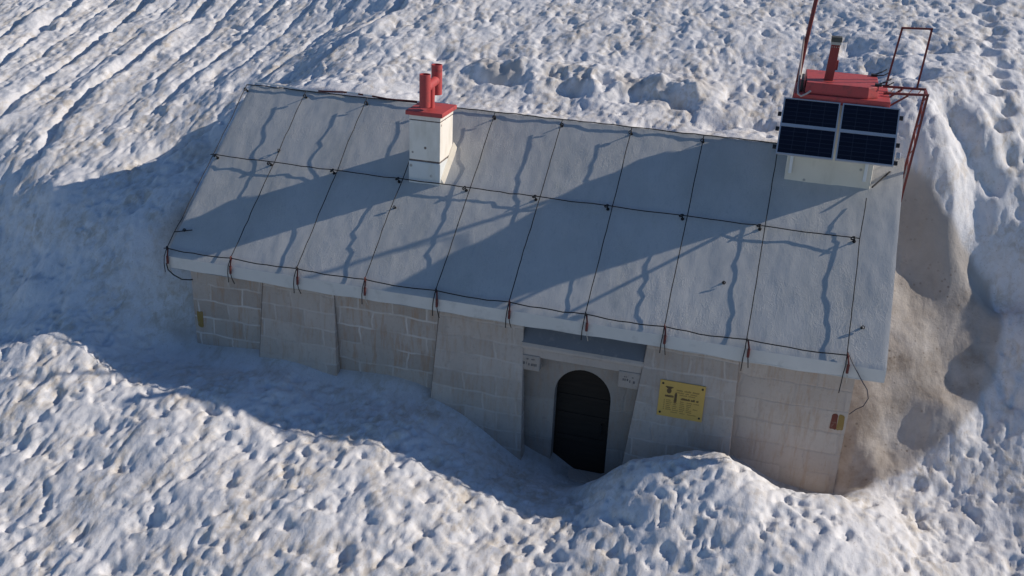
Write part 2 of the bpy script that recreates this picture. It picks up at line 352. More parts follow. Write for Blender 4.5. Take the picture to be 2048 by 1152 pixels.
def make_snow():
    xs = axis(-9.2, 13.2, .027, -55, 65); ys = axis(-4.2, 8.6, .027, -30, 75)
    X, Y = np.meshgrid(xs, ys); Z = base_z(X, Y)
    far = sstep(9, 22, np.hypot(X-3, Y-2))
    plane = .29*Y + .03*X + .3
    Z = Z*(1-far) + np.clip(plane, -14, 60)*far
    # where the small relief is weak: at the walls, in the dug-out beside the gable, on the shaded shelf
    rim = np.array(RIM)[:, :2]; poly = np.vstack([rim, [(9.3, 3.3), (9.3, .0)]])
    inside = np.zeros(X.shape, bool); j = len(poly)-1
    for i in range(len(poly)):
        xi, yi = poly[i]; xj, yj = poly[j]
        c = ((yi > Y) != (yj > Y)) & (X < (xj-xi)*(Y-yi)/(yj-yi+1e-12)+xi); inside ^= c; j = i
    drim, _ = seg_dist(X, Y, [tuple(p) for p in rim])
    sc = np.where(inside, sstep(-.02, .12, drim), 0.)
    ddoor = np.maximum(np.maximum(.2-X, X-9.4), np.maximum(-Y+.15, Y-2.9)); ddoor = np.clip(ddoor, 0, None)
    amp = .10 + .90*sstep(.02, .7, ddoor)
    shelf = sstep(-1.9, -.9, X)*(1-sstep(6.2, 7.2, X))*sstep(-1.25, -.95, Y)*(1-sstep(.2, .5, Y))
    amp *= (1-.12*shelf); amp *= 1-sc*(.90+.05*sstep(2.3, 2.8, Y))
    gully = np.exp(-(((X+.3)/.5)**2+((Y-.7)/.8)**2)); amp *= 1-.6*gully
    wx = X + .12*fbm(X*2.2, Y*1.6, 3, 5); wy = Y + .12*fbm(X*2.2+9, Y*1.6, 3, 9)
    fore = 1-sstep(-.6, .6, Y)*.35
    big = fbm(X*.8, Y*.5, 3, 21); rough = fbm(wx*1.75, wy*1.3, 5, 41, .53)
    Z += amp*(.030*big + .037*rough + .012*np.abs(fbm(wx*5+2, wy*3.6, 3, 63, .55)))
    # rounded lumps with creases between them
    f1, f2 = worley(wx/.34, wy/.46, 3); Z += amp*fore*.007*(np.clip(f2-f1, 0, .5)/.5)**.6*(.5+.8*sstep(-.3, .5, fbm(X*.9+4, Y*.9, 2, 29)))
    # melt pits of several sizes
    hx = X + .075*fbm(X*4.1, Y*3.6, 3, 55) + .02*fbm(X*13, Y*11, 2, 57); hy = Y + .075*fbm(X*4.1+5, Y*3.6, 3, 58) + .02*fbm(X*13+3, Y*11, 2, 59)
    def pits(cx, cy, sd, lo, hi, dep, thr):
        q = worley(hx/cx + sd*.37, hy/cy + sd*.61, sd, .98)[0]
        on = sstep(thr, thr+.35, fbm(X*1.9+sd, Y*1.5, 3, sd+1))
        return -dep*on*(1-sstep(lo, hi, q))
    Z += amp*fore*(pits(.35, .44, 77, .0, .42, .066, -.02) + pits(.66, .80, 79, .02, .30, .08, .05) + pits(.15, .18, 83, .05, .48, .026, -.08) + pits(.47, .70, 87, .0, .20, .07, .02) + pits(.24, .29, 91, .0, .40, .048, .02))
    # narrow furrows running down the slope
    rid = np.abs(fbm(X*2.1+.5*fbm(X, Y, 2, 7)+3, Y*.42, 3, 61)); Z -= amp*.016*(1-sstep(0, .14, rid))
    # lumps of slid snow and a trodden band behind the ridge
    band = np.exp(-((Y-3.55-.05*X*.2)/.40)**2)*sstep(2.0, 3.2, X)*(1-sstep(7.6, 8.4, X))
    Z -= .05*band
    deb = np.exp(-((Y-4.55)/.42)**2)*sstep(2.2, 3.4, X)*(1-sstep(6.4, 7.6, X))
    Z += deb*(.15 + .15*fbm(X*1.7, Y*1.9, 4, 71) )
    for (px, py, rx, ry, dz) in ((5.75, 4.25, .24, .26, -.20), (5.15, 4.55, .16, .2, -.16), (6.5, 4.2, .2, .14, -.14), (3.5, 4.3, .5, .09, -.16), (4.7, 4.2, .3, .12, -.12), (7.1, 3.75, .22, .16, -.13), (6.2, 3.35, .25, .15, -.13), (7.6, 3.9, .3, .12, -.12),
                                 (2.2, 5.0, .2, .2, -.12), (8.6, 5.2, .2, .22, -.16), (9.3, 5.3, .2, .25, -.17), (9.9, 5.0, .18, .25, -.17), (8.9, 6.3, .2, .25, -.15), (10.1, 6.2, .2, .25, -.15)):
        Z += dz*np.exp(-((X-px)/rx)**2-((Y-py)/ry)**2)
    # rills on the upper left slope
    for (pl, wd, dp) in (([(-6.3, 3.4), (-6.5, 4.65), (-6.77, 6.3), (-6.8, 9)], .10, .17), ([(-5.3, 2.2), (-5.21, 3.02), (-5.16, 4.87), (-5.3, 9)], .11, .20), ([(-3.7, 2.0), (-4.07, 3.57), (-3.94, 5.28), (-3.75, 9)], .09, .18), ([(-2.45, 3.9), (-2.3, 5.2), (-2.05, 9)], .07, .13), ([(-4.6, 3.4), (-4.5, 4.6), (-4.65, 9)], .05, .05), ([(-1.75, 4.3), (-1.5, 5.6), (-1.2, 9)], .06, .07), ([(-5.9, 3.0), (-5.95, 5), (-6.1, 9)], .05, .06), ([(-.85, 4.4), (-.6, 5.4), (-.2, 9)], .05, .06),
                         ([(.1, 4.6), (.3, 5.34), (.62, 6.19), (1.0, 9)], .10, .17), ([(-1.9, 2.35), (-1.57, 2.76), (-.91, 3.48), (-.5, 3.8)], .10, .18), ([(-2.4, .5), (-1.64, 2.1), (-1.1, 3.4)], .07, .07), ([(-7.35, 5), (-7.5, 9)], .1, .15), ([(-3.05, 4.6), (-3.16, 9)], .08, .10)):
        pw = [(a, b) for a, b in pl]
        d, s_ = seg_dist(X + .06*fbm(X*1.5, Y*1.5, 3, 15), Y, pw); q = np.exp(-(d/wd)**2)
        crest = np.exp(-((d-.24)/.17)**2)*(s_ > 0)
        Z += (-dp*q + .42*dp*crest)*(.75+.5*fbm(X*.6, Y*1.1, 3, 37))
    # line of old footprints on the right and the step below it
    for k in range(16):
        yy = 3.6+k*.33; px = 11.02-.02*(k % 3)+(.07 if k % 2 else -.06)+.06*math.sin(k*1.3)
        Z -= .17*np.exp(-((X-px)/.13)**2-((Y-yy)/.12)**2)
    d, s_ = seg_dist(X+.08*fbm(X*1.5, Y*1.5, 3, 25), Y, [(10.35, 4.1), (10.62, 3.7), (10.7, 3.3), (10.72, 3.0), (11.2, 2.75), (11.9, 2.8)])
    Z -= .26*np.exp(-(d/.22)**2)
    Z -= .11*np.exp(-((Y-3.02-.02*np.sin(X*2))/.05)**2)*sstep(-.1, .3, X)*(1-sstep(3.0, 3.5, X))
    # a lump left of the shelf
    Z += .20*np.exp(-((X+2.35)/.22)**2-((Y+.1)/.22)**2)
    # dug-out floor relief
    Z += sc*((.022*fbm(X*2.2, Y*1.5, 5, 51, .5)) + .010*np.abs(fbm(X*6, Y*5, 3, 52)))
    # nothing may poke through the hut
    fp = (X > -.0) & (X < L) & (Y > .05) & (Y < 2.72)
    Z = np.where(fp & (Y > .3), np.minimum(Z, SL*Y-.45), Z)
    Z = np.where((X > -.03) & (X < L+.02) & (Y > .02) & (Y < 2.66), np.minimum(Z, SL*Y-.16), Z)
    mud = sc*sstep(.03, .09, drim+.09*fbm(X*3.3, Y*2.6, 4, 89, .6))*(.65+.35*sstep(-.15, .25, fbm(X*1.1, Y*1.1, 3, 88)))*(1-.6*sstep(2.5, 2.8, Y))
    mud = np.maximum(mud, .75*np.exp(-(((X+.42)/.30)**2+((Y-1.05)/.38)**2)))
    mud = np.maximum(mud, .75*np.exp(-(((X-.0)/.22)**2+((Y-.22)/.14)**2)))
    nearw = np.exp(-ddoor/.10)*.5; mud = np.clip(np.maximum(mud, nearw), 0, 1)
    dirt_shade = np.clip(.9*sc*sstep(2.0, 2.5, Y) + .5*sc + .8*deb*sstep(0, .4, fbm(X*1.6, Y*1.6, 3, 96)) + .45*np.exp(-((X+.75)/.5)**2-((Y-2.55)/.25)**2), 0, 1)  # dirt, plus shade painted as grey on the dug-out's upper bank
    ny, nx = X.shape; co = np.stack([X, Y, Z], -1).reshape(-1, 3).astype(np.float32)
    idx = np.arange(nx*ny).reshape(ny, nx); q = np.stack([idx[:-1, :-1], idx[:-1, 1:], idx[1:, 1:], idx[1:, :-1]], -1).reshape(-1, 4)
    me = bpy.data.meshes.new('snowfield'); me.vertices.add(len(co)); me.vertices.foreach_set('co', co.ravel())
    me.loops.add(q.size); me.loops.foreach_set('vertex_index', q.ravel().astype(np.int32))
    me.polygons.add(len(q)); me.polygons.foreach_set('loop_start', (np.arange(len(q))*4).astype(np.int32))
    me.polygons.foreach_set('use_smooth', np.ones(len(q), bool)); me.update(calc_edges=True)
    for nm, ar in (('dirt_shade', dirt_shade), ('mud', mud)):
        at = me.attributes.new(nm, 'FLOAT', 'POINT'); at.data.foreach_set('value', ar.ravel().astype(np.float32))
    me.materials.append(M['snow'])
    o = bpy.data.objects.new('snowfield', me); COL.objects.link(o); o['kind'] = 'structure'
make_snow()

# ------------------------------------------------------------------ hut
hut = empty('stone_hut', (4.8, 2.5, -2.5), 'small stone mountain hut with a grey coated roof, half buried in old snow', 'hut')
WY = .192; ZB = -3.6
# --- roof
def make_roof():
    th = .178; nx = 300; ny = 84
    us = np.linspace(0, L, nx); vs = np.linspace(0, RUN, ny); U, V = np.meshgrid(us, vs)
    n = .0045*fbm(U*1.6, V*1.3, 3, 11) + .0026*fbm(U*6.5+.6*V, V*3.1, 3, 12) + .0012*fbm(U*15, V*8, 2, 13)
    edge = np.clip(np.minimum(np.minimum(U, L-U), V)/.022, 0, 1)
    n = n - .004*(1-edge)**2
    Xv = U + .004*fbm(V*4, U*0, 2, 3)*(1-np.clip(np.minimum(U, L-U)/.1, 0, 1)); Yv = V - SL*n*.8; Zv = SL*V + n*.8 + .0
    wob = .006*fbm(U*1.3, V*0, 3, 6)*(V < 1e-6); Zv = Zv + wob
    vl = []; fl = []
    for a, b, c in zip(Xv.ravel(), Yv.ravel(), Zv.ravel()): vl.append((a, b, c))
    I = lambda i, j: i*nx+j
    for i in range(ny-1):
        for j in range(nx-1): fl.append((I(i, j), I(i, j+1), I(i+1, j+1), I(i+1, j)))
    # skirt: front, left, right
    base = len(vl)
    fr = [I(0, j) for j in range(nx)]
    for j in range(nx): x, y, z = vl[I(0, j)]; vl.append((x, .004+.002*math.sin(x*7), -th+.008*math.sin(x*2.1)+.004*math.sin(x*9.3)))
    for j in range(nx-1): fl.append((I(0, j), base+j, base+j+1, I(0, j+1)))
    for side, jj in ((0, 0), (1, nx-1)):
        b2 = len(vl)
        for i in range(ny):
            x, y, z = vl[I(i, jj)]; vl.append((x, y, z-th) if i else (x, .004+.002*math.sin(x*7), -th+.008*math.sin(x*2.1)+.004*math.sin(x*9.3)))
        for i in range(ny-1): fl.append((I(i, jj), I(i+1, jj), b2+i+1, b2+i))
        if side == 0: lb = b2
        else: rb = b2
    # underside
    fl.append((lb, lb+ny-1, rb+ny-1, rb))
    # rear slope
    k = len(vl); a, b = I(ny-1, 0), I(ny-1, nx-1); yb = 2*RUN
    ridge = [I(ny-1, j) for j in range(nx)]
    vl += [(0, yb, 0), (L, yb, 0), (0, yb, -th), (L, yb, -th)]
    fl.append(tuple(ridge) + (k+1, k)); fl.append((a, k, k+2, lb+ny-1)); fl.append((b, rb+ny-1, k+3, k+1)); fl.append((k, k+1, k+3, k+2)); fl.append((lb+ny-1, k+2, k+3, rb+ny-1))
    m = MB(); m.poly(vl, fl); o = m.build('roof', M['roof'], hut, smooth=True)
    o.data.materials.append(M['fascia'])
    for p in o.data.polygons:
        if p.normal.y < -.9 and abs(p.normal.z) < .3: p.material_index = 1
    return o
roof = make_roof()
# --- walls
XL, XR = .25, 9.32; BX0, BX1 = 5.17, 6.80
def slab(x0, x1, y0, y1, zt, nm, mat, z0=ZB): return MB().box((x0, y0, z0), (x1, y1, zt)).build(nm, mat, hut)
slab(XL, BX0, WY, .42, -.03, 'wall', M['stone'])
slab(BX1, XR, WY, .42, -.03, 'wall', M['right'])
def gable(x0, x1, nm, mat):
    y0, y1 = .42, 2*RUN-.25; v = []
    for x in (x0, x1): v += [(x, y0, ZB), (x, y1, ZB), (x, y1, -.03), (x, RUN, H-.20), (x, y0, .10)]
    m = MB(); m.poly(v, [(0, 1, 2, 3, 4), (5, 6, 7, 8, 9), (0, 1, 6, 5), (1, 2, 7, 6), (2, 3, 8, 7), (3, 4, 9, 8), (4, 0, 5, 9)]); m.build(nm, mat, hut)
gable(XL+.003, XL+.3, 'gable_wall', M['stone']); gable(XR-.3, XR-.003, 'gable_wall', M['lintel'])
slab(XL+.3, XR-.3, 2*RUN-.5, 2*RUN-.25, -.05, 'rear_wall', M['stone'])
# --- battered buttresses
def buttress(x0, x1, zt, tl=.055, tr=.05, bat=.095, y0=.186):
    zb = -3.4; d = zt-zb; m = MB()
    m.hexa([(x0-tl*d, y0-bat*d, zb), (x1+tr*d, y0-bat*d, zb), (x1+tr*d, WY-.004, zb), (x0-tl*d, WY-.004, zb),
            (x0, y0, zt), (x1, y0, zt), (x1, WY-.004, zt), (x0, WY-.004, zt)])
    return m.build('buttress', M['butt'], hut, bevel=.012)
buttress(1.40, 2.47, -.12); buttress(4.01, 5.165, -.12); bt3 = buttress(6.80, 7.94, -.12, .085, .035)
# --- portal with arched opening
def portal():
    yf, yb_ = .285, .45; cx, hw, zs, rise, n = 5.995, .382, -1.225, .40, 20; zt = -.30; m = MB()
    arch = [(cx - hw*math.cos(math.pi*k/n), zs + rise*math.sin(math.pi*k/n)) for k in range(n+1)]
    path = [(cx-hw, ZB)] + arch + [(cx+hw, ZB)]
    outer = [(BX0+.002, ZB)] + [(BX0+.002 + (BX1-BX0-.004)*k/n, zt) for k in range(n+1)] + [(BX1-.002, ZB)]
    outer[1] = (BX0+.002, zt)
    N = len(path); v = []
    for (x, z) in outer: v.append((x, yf, z))
    for (x, z) in path: v.append((x, yf, z))
    for (x, z) in path: v.append((x, yb_, z))
    f = []
    for k in range(N-1):
        f.append((k, k+1, N+k+1, N+k)); f.append((N+k, N+k+1, 2*N+k+1, 2*N+k))
    m.poly(v, f); m.build('portal', M['portal'], hut)
    # door leaf behind the reveal
    d = MB(); ins = .012
    pts = [(cx-hw-.02, ZB)] + [(cx-(hw+.02)*math.cos(math.pi*k/n), zs+(rise+.02)*math.sin(math.pi*k/n)) for k in range(n+1)] + [(cx+hw+.02, ZB)]
    q = len(pts); vv = [(x, .425, z) for x, z in pts] + [(x, .475, z) for x, z in pts]
    d.poly(vv, [tuple(range(q))[::-1], tuple(range(q, 2*q))] + [(k, (k+1) % q, q+(k+1) % q, q+k) for k in range(q)])
    dr = d.build('door', M['door'], hut)
    bd = MB()
    for zz in (-1.32, -1.60, -1.95): bd.box((cx-hw+.03, .408, zz-.035), (cx+hw-.03, .4245, zz+.035))
    bd.build('ledge', M['door'], dr, bevel=.005)
    hd = MB(); hd.tube([(cx+.27, .424, -1.66), (cx+.27, .375, -1.66), (cx+.27, .375, -1.80), (cx+.27, .424, -1.80)], .009); hd.build('handle', M['cable'], dr)
    MB().box((cx-hw-.05, .12, -2.6), (cx+hw+.05, .40, -2.43)).build('threshold', M['lintel'], hut, bevel=.01)
portal()
def lintel():
    m = MB(); x0, x1 = BX0-.005, BX1-.02
    # sloped weathering above, moulded edge, face
    v = []
    prof = [(.155, -.685), (.155, -.575), (.135, -.560), (.135, -.535), (.30, -.27), (.30, -.685)]
    for x in (x0, x1): v += [(x, y, z) for y, z in prof]
    n = len(prof); m.poly(v, [tuple(range(n)), tuple(range(n, 2*n))[::-1]] + [(k, (k+1) % n, n+(k+1) % n, n+k) for k in range(n)])
    o = m.build('lintel', M['lintel'], hut, bevel=.006)
    top = MB(); a = Vector((0, .135, -.535)); b = Vector((0, .30, -.27)); t = (b-a).normalized(); nn = Vector((0, -t.z, t.y))*.012
    p0, p1 = a+t*.045+nn*.3, b+nn*.3
    top.hexa([(x0, p0.y, p0.z), (x1, p0.y, p0.z), (x1, p1.y, p1.z), (x0, p1.y, p1.z)] + [(x, (p+nn).y, (p+nn).z) for x, p in ((x0, p0), (x1, p0), (x1, p1), (x0, p1))])
    top.build('weathering', M['ledge_shade'], o)
    for (xa, xb, zb, dark) in ((5.165, 5.425, -.885, True), (6.47, 6.765, -.90, False)):
        pl = MB().box((xa, .135, zb), (xb, .284, -.664)).build('corbel', M['corbel'], hut, bevel=.016)
        g = MB(); yy = .133; zz = -.755
        rows = [((.30, .45), (.56, .74), -.715, .018), ((.12, .26), (.29, .33), -.778, .036), ((.40, .50), (.54, .86), -.792, .034)] if dark else [((.2, .36), (.38, .47), -.775, .030), ((.50, .56), (.66, .78), -.795, .034), ((.25, .4), (.6, .7), -.735, .012)]
        for (s1, s2, zc, hh) in rows:
            for s_ in (s1, s2):
                xa_, xb_ = xa+(xb-xa)*s_[0], xa+(xb-xa)*s_[1]; k = max(1, int((xb_-xa_)/.02))
                for q in range(k):
                    ux0 = xa_+(xb_-xa_)*q/k; ux1 = xa_+(xb_-xa_)*(q+.72)/k; j = random.uniform(-.1, .1)*hh
                    g.box((ux0, yy-.001, zc-hh*.5+j), (ux1, yy+.004, zc+hh*.5+j))
        g.build('inscription', M['grave'], pl)
lintel()
# --- painted trail marks at the wall corners
def patch(x0, x1, z0, z1, m, y=WY-.003, nm='trail_mark'):
    k = 9; a = random.random()*6; mb = MB(); vs = []
    for i in range(k*2):
        t = 2*math.pi*i/(k*2); sx = max(-1, min(1, 1.35*math.cos(t))); sz = max(-1, min(1, 1.35*math.sin(t))); j = 1+.07*math.sin(3*t+a)
        vs.append(((x0+x1)/2+(x1-x0)/2*sx*j, (z0+z1)/2+(z1-z0)/2*sz*j))
    n = len(vs); mb.poly([(x, y, z) for x, z in vs]+[(x, y+.002, z) for x, z in vs], [tuple(range(n))[::-1], tuple(range(n, 2*n))]+[(i, (i+1) % n, n+(i+1) % n, n+i) for i in range(n)])
    return mb.build(nm, m, hut)
patch(9.135, 9.21, -1.0, -.785, M['markred'])['label'] = 'red half of the painted trail mark by the right corner'
patch(9.215, 9.29, -1.0, -.785, M['markyel'])['label'] = 'yellow half of the painted trail mark by the right corner'
patch(.29, .385, -1.13, -.88, M['markyel'])['label'] = 'faded ochre trail mark near the left corner'
# --- chimney with cowl
def chimney():
    x0, x1, y0, y1 = 3.075, 3.53, 1.44, 1.965; T = 2.02
    zg = 1.375   # joint between base and shaft
    m = MB(); m.box((x0, y0, zg+.011), (x1, y1, T-.075)); ch = m.build('chimney', M['chim'], hut, bevel=.012)
    b = MB(); e = .006
    b.hexa([(x0-e, y0-e, SL*y0-.25), (x1+e, y0-e, SL*y0-.25), (x1+.05, y1+e, SL*y0-.25), (x0-e, y1+e, SL*y0-.25), (x0-e, y0-e, zg-.011), (x1+e, y0-e, zg-.011), (x1+e, y1+e, zg-.011), (x0-e, y1+e, zg-.011)])
    b.build('base', M['chimlow'], ch, bevel=.01)
    g = MB(); g.box((x0+.006, y0+.006, zg-.02), (x1-.006, y1-.006, zg+.02)); g.build('joint', M['groove'], ch)
    g = MB(); g.box((x0+.004, y0+.004, T-.078), (x1-.004, y1-.004, T-.062)); g.build('joint', M['groove'], ch)
    nk = MB(); nk.box((x0-.002, y0-.002, T-.064), (x1+.002, y1+.002, T)); nk.build('neck', M['chim'], ch, bevel=.008)
    # mortar fillet up the right hand side
    f = MB(); f.poly([(x1+.004, y0-.02, SL*y0-.03), (x1+.07, y0+.02, SL*(y0+.02)-.01), (x1+.07, y1+.03, SL*(y1+.03)-.01), (x1+.004, y1+.03, SL*(y1+.03)+.08), (x1+.004, y0+.03, SL*(y0+.03)+.07)],
                     [(0, 1, 4), (1, 2, 3, 4), (0, 4, 3), (0, 3, 2, 1)]); f.build('flashing', M['shaft'], ch)
    c = MB(); c.box((x0-.042, y0-.042, T), (x1+.042, y1+.042, T+.06)); c.build('cap', M['red'], ch, bevel=.008)
    cw = MB(); xc = 3.285; z0 = T+.06
    cw.tube([(xc+.01, 1.70, z0-.002), (xc+.01, 1.70, 2.40)], .052, 18)
    cw.tube([(xc, 1.54, 2.385), (xc, 1.90, 2.42)], .066, 18)
    cw.pipe((xc-.005, 1.505, 2.13), (xc-.005, 1.505, 2.575), .077, .066, 22)
    cw.pipe((xc+.005, 1.935, 2.215), (xc+.005, 1.935, 2.63), .077, .066, 22)
    cw.build('cowl', M['red'], ch, smooth=True)
chimney()
# --- shaft with red lid and flue
BXA, BXB, BYA, BYB = 8.135, 9.225, 2.10, 2.98
def shaft():
    m = MB(); m.box((BXA, BYA, .9), (BXB, BYB, 2.60)); sh = m.build('service_shaft', M['shaft'], hut, bevel=.014)
    l = MB(); l.box((BXA-.035, BYA-.05, 2.60), (BXB+.055, BYB+.05, 2.70)); l.build('lid', M['red'], sh, bevel=.01)
    # upper slab with clipped corners
    pts = [(8.23, 2.09), (9.00, 2.09), (9.13, 2.22), (9.13, 2.86), (9.06, 2.97), (8.20, 3.0)]; n = len(pts)
    u = MB(); u.poly([(x, y, 2.702) for x, y in pts]+[(x, y, 2.73) for x, y in pts]+[(8.6+(x-8.6)*.985, 2.5+(y-2.5)*.97, 2.845) for x, y in pts],
                     [tuple(range(n))[::-1], tuple(range(2*n, 3*n))]+[(k+o_, (k+1) % n+o_, n+(k+1) % n+o_, n+k+o_) for o_ in (0, n) for k in range(n)])
    u.build('hatch', M['red'], sh, bevel=.008)
    hg = MB()
    hg.box((8.165, 2.14, 2.71), (8.20, 2.55, 2.86))
    hg.build('hinge', M['black'], sh, bevel=.006)
    for (x, y) in ((9.10, 2.28), (9.07, 2.92)):
        lt = MB(); lt.box((x-.03, y-.05, 2.845), (x+.05, y+.02, 2.875)); lt.tube([(x+.02, y, 2.87), (x+.10, y+.03, 2.90), (x+.16, y+.09, 2.93)], .009); lt.tube([(x+.02, y-.04, 2.86), (x+.13, y-.02, 2.87), (x+.19, y+.03, 2.9)], .008)
        lt.build('latch', M['black'], sh)
    f = MB(); f.hexa([(8.445, 2.32, 2.84), (8.555, 2.32, 2.84), (8.555, 2.43, 2.84), (8.445, 2.43, 2.84), (8.465, 2.32, 3.30), (8.575, 2.32, 3.30), (8.575, 2.43, 3.30), (8.465, 2.43, 3.30)])
    f.box((8.562, 2.345, 2.98), (8.59, 2.405, 3.10)); f.build('flue', M['reddk'], sh, bevel=.006)
    t = MB(); t.box((8.458, 2.312, 3.30), (8.584, 2.44, 3.335)); t.build('flue_collar', M['paletrim'], sh)
    c = MB(); c.box((8.455, 2.308, 3.335), (8.588, 2.444, 3.395)); c.build('flue_cap', M['capdk'], sh, bevel=.006)
    for q in range(4):
        MB().tube([(8.478+q*.027, 2.312, 3.275), (8.478+q*.027, 2.30, 3.275)], .006, 6).build('rivet', M['paletrim'], sh)
shaft()

# ------------------------------------------------------------------ solar panels
def panel(x0, x1, label, bx):
    A = Vector((0, 1.53, 2.03)); B = Vector((0, 2.03, 2.635)); t = (B-A).normalized(); nrm = Vector((0, -t.z, t.y)); Lh = (B-A).length
    e = empty('solar_panel', ((x0+x1)/2, A.y, A.z), label, 'solar panel', 'solar panels on the shaft')
    def P(x, s, d): return Vector((x, 0, 0)) + A + t*s + nrm*d
    def pbox(m, xa, xb, sa, sb, da, db): m.hexa([P(xa, sa, da), P(xb, sa, da), P(xb, sb, da), P(xa, sb, da), P(xa, sa, db), P(xb, sa, db), P(xb, sb, db), P(xa, sb, db)])
    fw = .016; m = MB()
    pbox(m, x0, x1, 0, fw, -.03, .006); pbox(m, x0, x1, Lh-fw, Lh, -.03, .006)
    pbox(m, x0, x0+fw, fw, Lh-fw, -.03, .006); pbox(m, x1-fw, x1, fw, Lh-fw, -.03, .006)
    m.build('frame', M['alu'], e)
    mb = MB(); mid = Lh*.515; pbox(mb, x0+fw, x1-fw, mid-.022, mid+.022, -.026, .0045); mb.build('crossbar', M['alu'], e)
    for (sa, sb) in ((fw, mid-.022), (mid+.022, Lh-fw)):
        g = MB(); pbox(g, x0+fw, x1-fw, sa, sb, -.02, 0); o = g.build('cell_field', M['cells'], e)
        uv = o.data.uv_layers.new(name='UVMap'); off = o.data
        for lp in o.data.loops:
            co = o.data.vertices[lp.vertex_index].co + e.location; s = (co-A).dot(t)
            uv.data[lp.index].uv = ((co.x-x0-fw)/(x1-x0-2*fw)*.998, (s-sa)/(sb-sa)*.501)
    bk = MB(); pbox(bk, x0+fw, x1-fw, fw, Lh-fw, -.028, -.021); bk.build('backsheet', M['white'], e)
    b = MB()
    b.hexa([(bx-.018, BYA-.035, 1.64), (bx+.022, BYA-.035, 1.64), (bx+.022, BYA-.002, 1.64), (bx-.018, BYA-.002, 1.64), (bx-.018, BYA-.035, 1.93), (bx+.022, BYA-.035, 1.93), (bx+.022, BYA-.002, 1.93), (bx-.018, BYA-.002, 1.93)])
    b.build('bracket', M['white'], e, bevel=.004)
    b = MB(); b.bar((bx, BYA-.02, 1.91), P(bx, .05, -.035), .03); b.build('strut', M['white'], e); b = MB(); b.bar((bx, BYA-.005, 2.42), P(bx, Lh-.16, -.035), .03)
    b.build('strut', M['white'], e)
    for s in ((.10, .33, .52) if bx < 8.6 else (.06, .28, .62)):
        k = MB()
        if bx < 8.6: pbox(k, x0-.05, x0-.004, s*Lh*1.4-.03, s*Lh*1.4+.02, -.055, -.02)
        else: pbox(k, x1+.004, x1+.05, s*Lh*1.4-.03, s*Lh*1.4+.02, -.055, -.02)
        k.build('clamp', M['black'], e, bevel=.004)
    if bx > 8.6:
        k = MB(); pbox(k, x1+.02, x1+.075, .14, .22, -.10, -.05); k.build('junction_box', M['alu'], e, bevel=.006)
    return e
panel(7.99, 8.685, 'left of the two dark solar panels, beside the tall red mast', 8.195)
panel(8.715, 9.405, 'right of the two dark solar panels, beside the red lattice frame', 9.135)

# ------------------------------------------------------------------ red mast and lattice frame
def mast():
    e = empty('antenna_mast', (8.06, 2.86, 1.75), 'tall slim red pole rising beside the left end of the red shaft lid', 'mast')
    m = MB(); m.tube([(8.085, 2.84, 1.6), (8.105, 2.83, 2.45), (8.15, 2.81, 3.2), (8.21, 2.79, 3.95), (8.27, 2.77, 4.9)], .028, 12); m.build('pole', M['mast'], e, smooth=True)
    MB().box((8.075, 2.80, 2.20), (8.137, 2.86, 2.24)).build('clamp', M['cable'], e, bevel=.005); MB().box((8.09, 2.79, 2.55), (8.15, 2.86, 2.59)).build('clamp', M['cable'], e, bevel=.005)
mast()
def lattice():
    e = empty('lattice_frame', (9.66, 2.15, 1.4), 'rusty red lattice frame with an upright loop, standing at the right roof edge', 'frame')
    yF, yB, zT = 2.4, 2.75, 2.755
    for a, b in (((9.20, yF, zT-.02), (9.745, yF, zT+.01)), ((9.20, yB, zT), (9.735, yB, zT+.01)), ((9.725, yF+.015, zT), (9.725, yB-.015, zT))): MB().bar(a, b, .028).build('boom', M['mast'], e)
    for (y, xb, zb) in ((yF, 9.66, 1.33), (yB, 9.66, 1.55)):
        MB().bar((9.73, y, zT), (xb, y, zb), .028).build('post', M['mast'], e)
    n = 6
    for k in range(n):
        a, b = k/n, (k+.95)/n
        def F(s): return Vector((9.73-.05*s, yF, zT-1.05*s))
        def B(s): return Vector((9.73-.06*s, yB, zT-1.05*s))
        MB().tube([F(a), B(b)] if k % 2 == 0 else [B(a), F(b)], .008, 6).build('lacing', M['mast'], e)
    for k in range(4):
        a = 9.24+k*.11; MB().tube([(a, yF, zT), (a+.055, (yF+yB)/2, zT-.03), (a+.11, yB, zT)], .006, 6).build('lacing', M['mast'], e)
    MB().bar((9.50, yF, zT-.02), (9.24, yF+.02, 2.53), .022).build('strut', M['mast'], e); MB().bar((9.46, yB, zT), (9.24, yB, 2.56), .022).build('strut', M['mast'], e)
    lo = MB(); lo.bar((9.235, yB, zT), (9.305, yB, 3.515), .024); lo.bar((9.62, yB, zT), (9.66, yB, 3.53), .024); lo.bar((9.293, yB, 3.515), (9.672, yB, 3.532), .024); lo.build('loop', M['mast'], e)
    s = MB(); s.tube([(9.67, yB, 1.66), (9.45, 2.35, 1.73), (9.245, 2.0, 1.60)], .012, 6); s.build('stay', M['cable'], e)
lattice()
pc = MB().tube([(8.115, 2.78, 3.3), (8.125, 2.72, 3.0), (8.135, 2.5, 2.80), (8.14, 2.16, 2.75), (8.15, 2.02, 2.70), (8.19, 1.99, 2.68), (8.25, 2.01, 2.71), (8.30, 2.05, 2.745)], .0125, 8).build('pale_cable', M['ropepale'], smooth=True)
tag(rebase(pc, (8.15, 2.02, 2.70)), 'pale cable curling down the mast onto the red lid', 'cable')

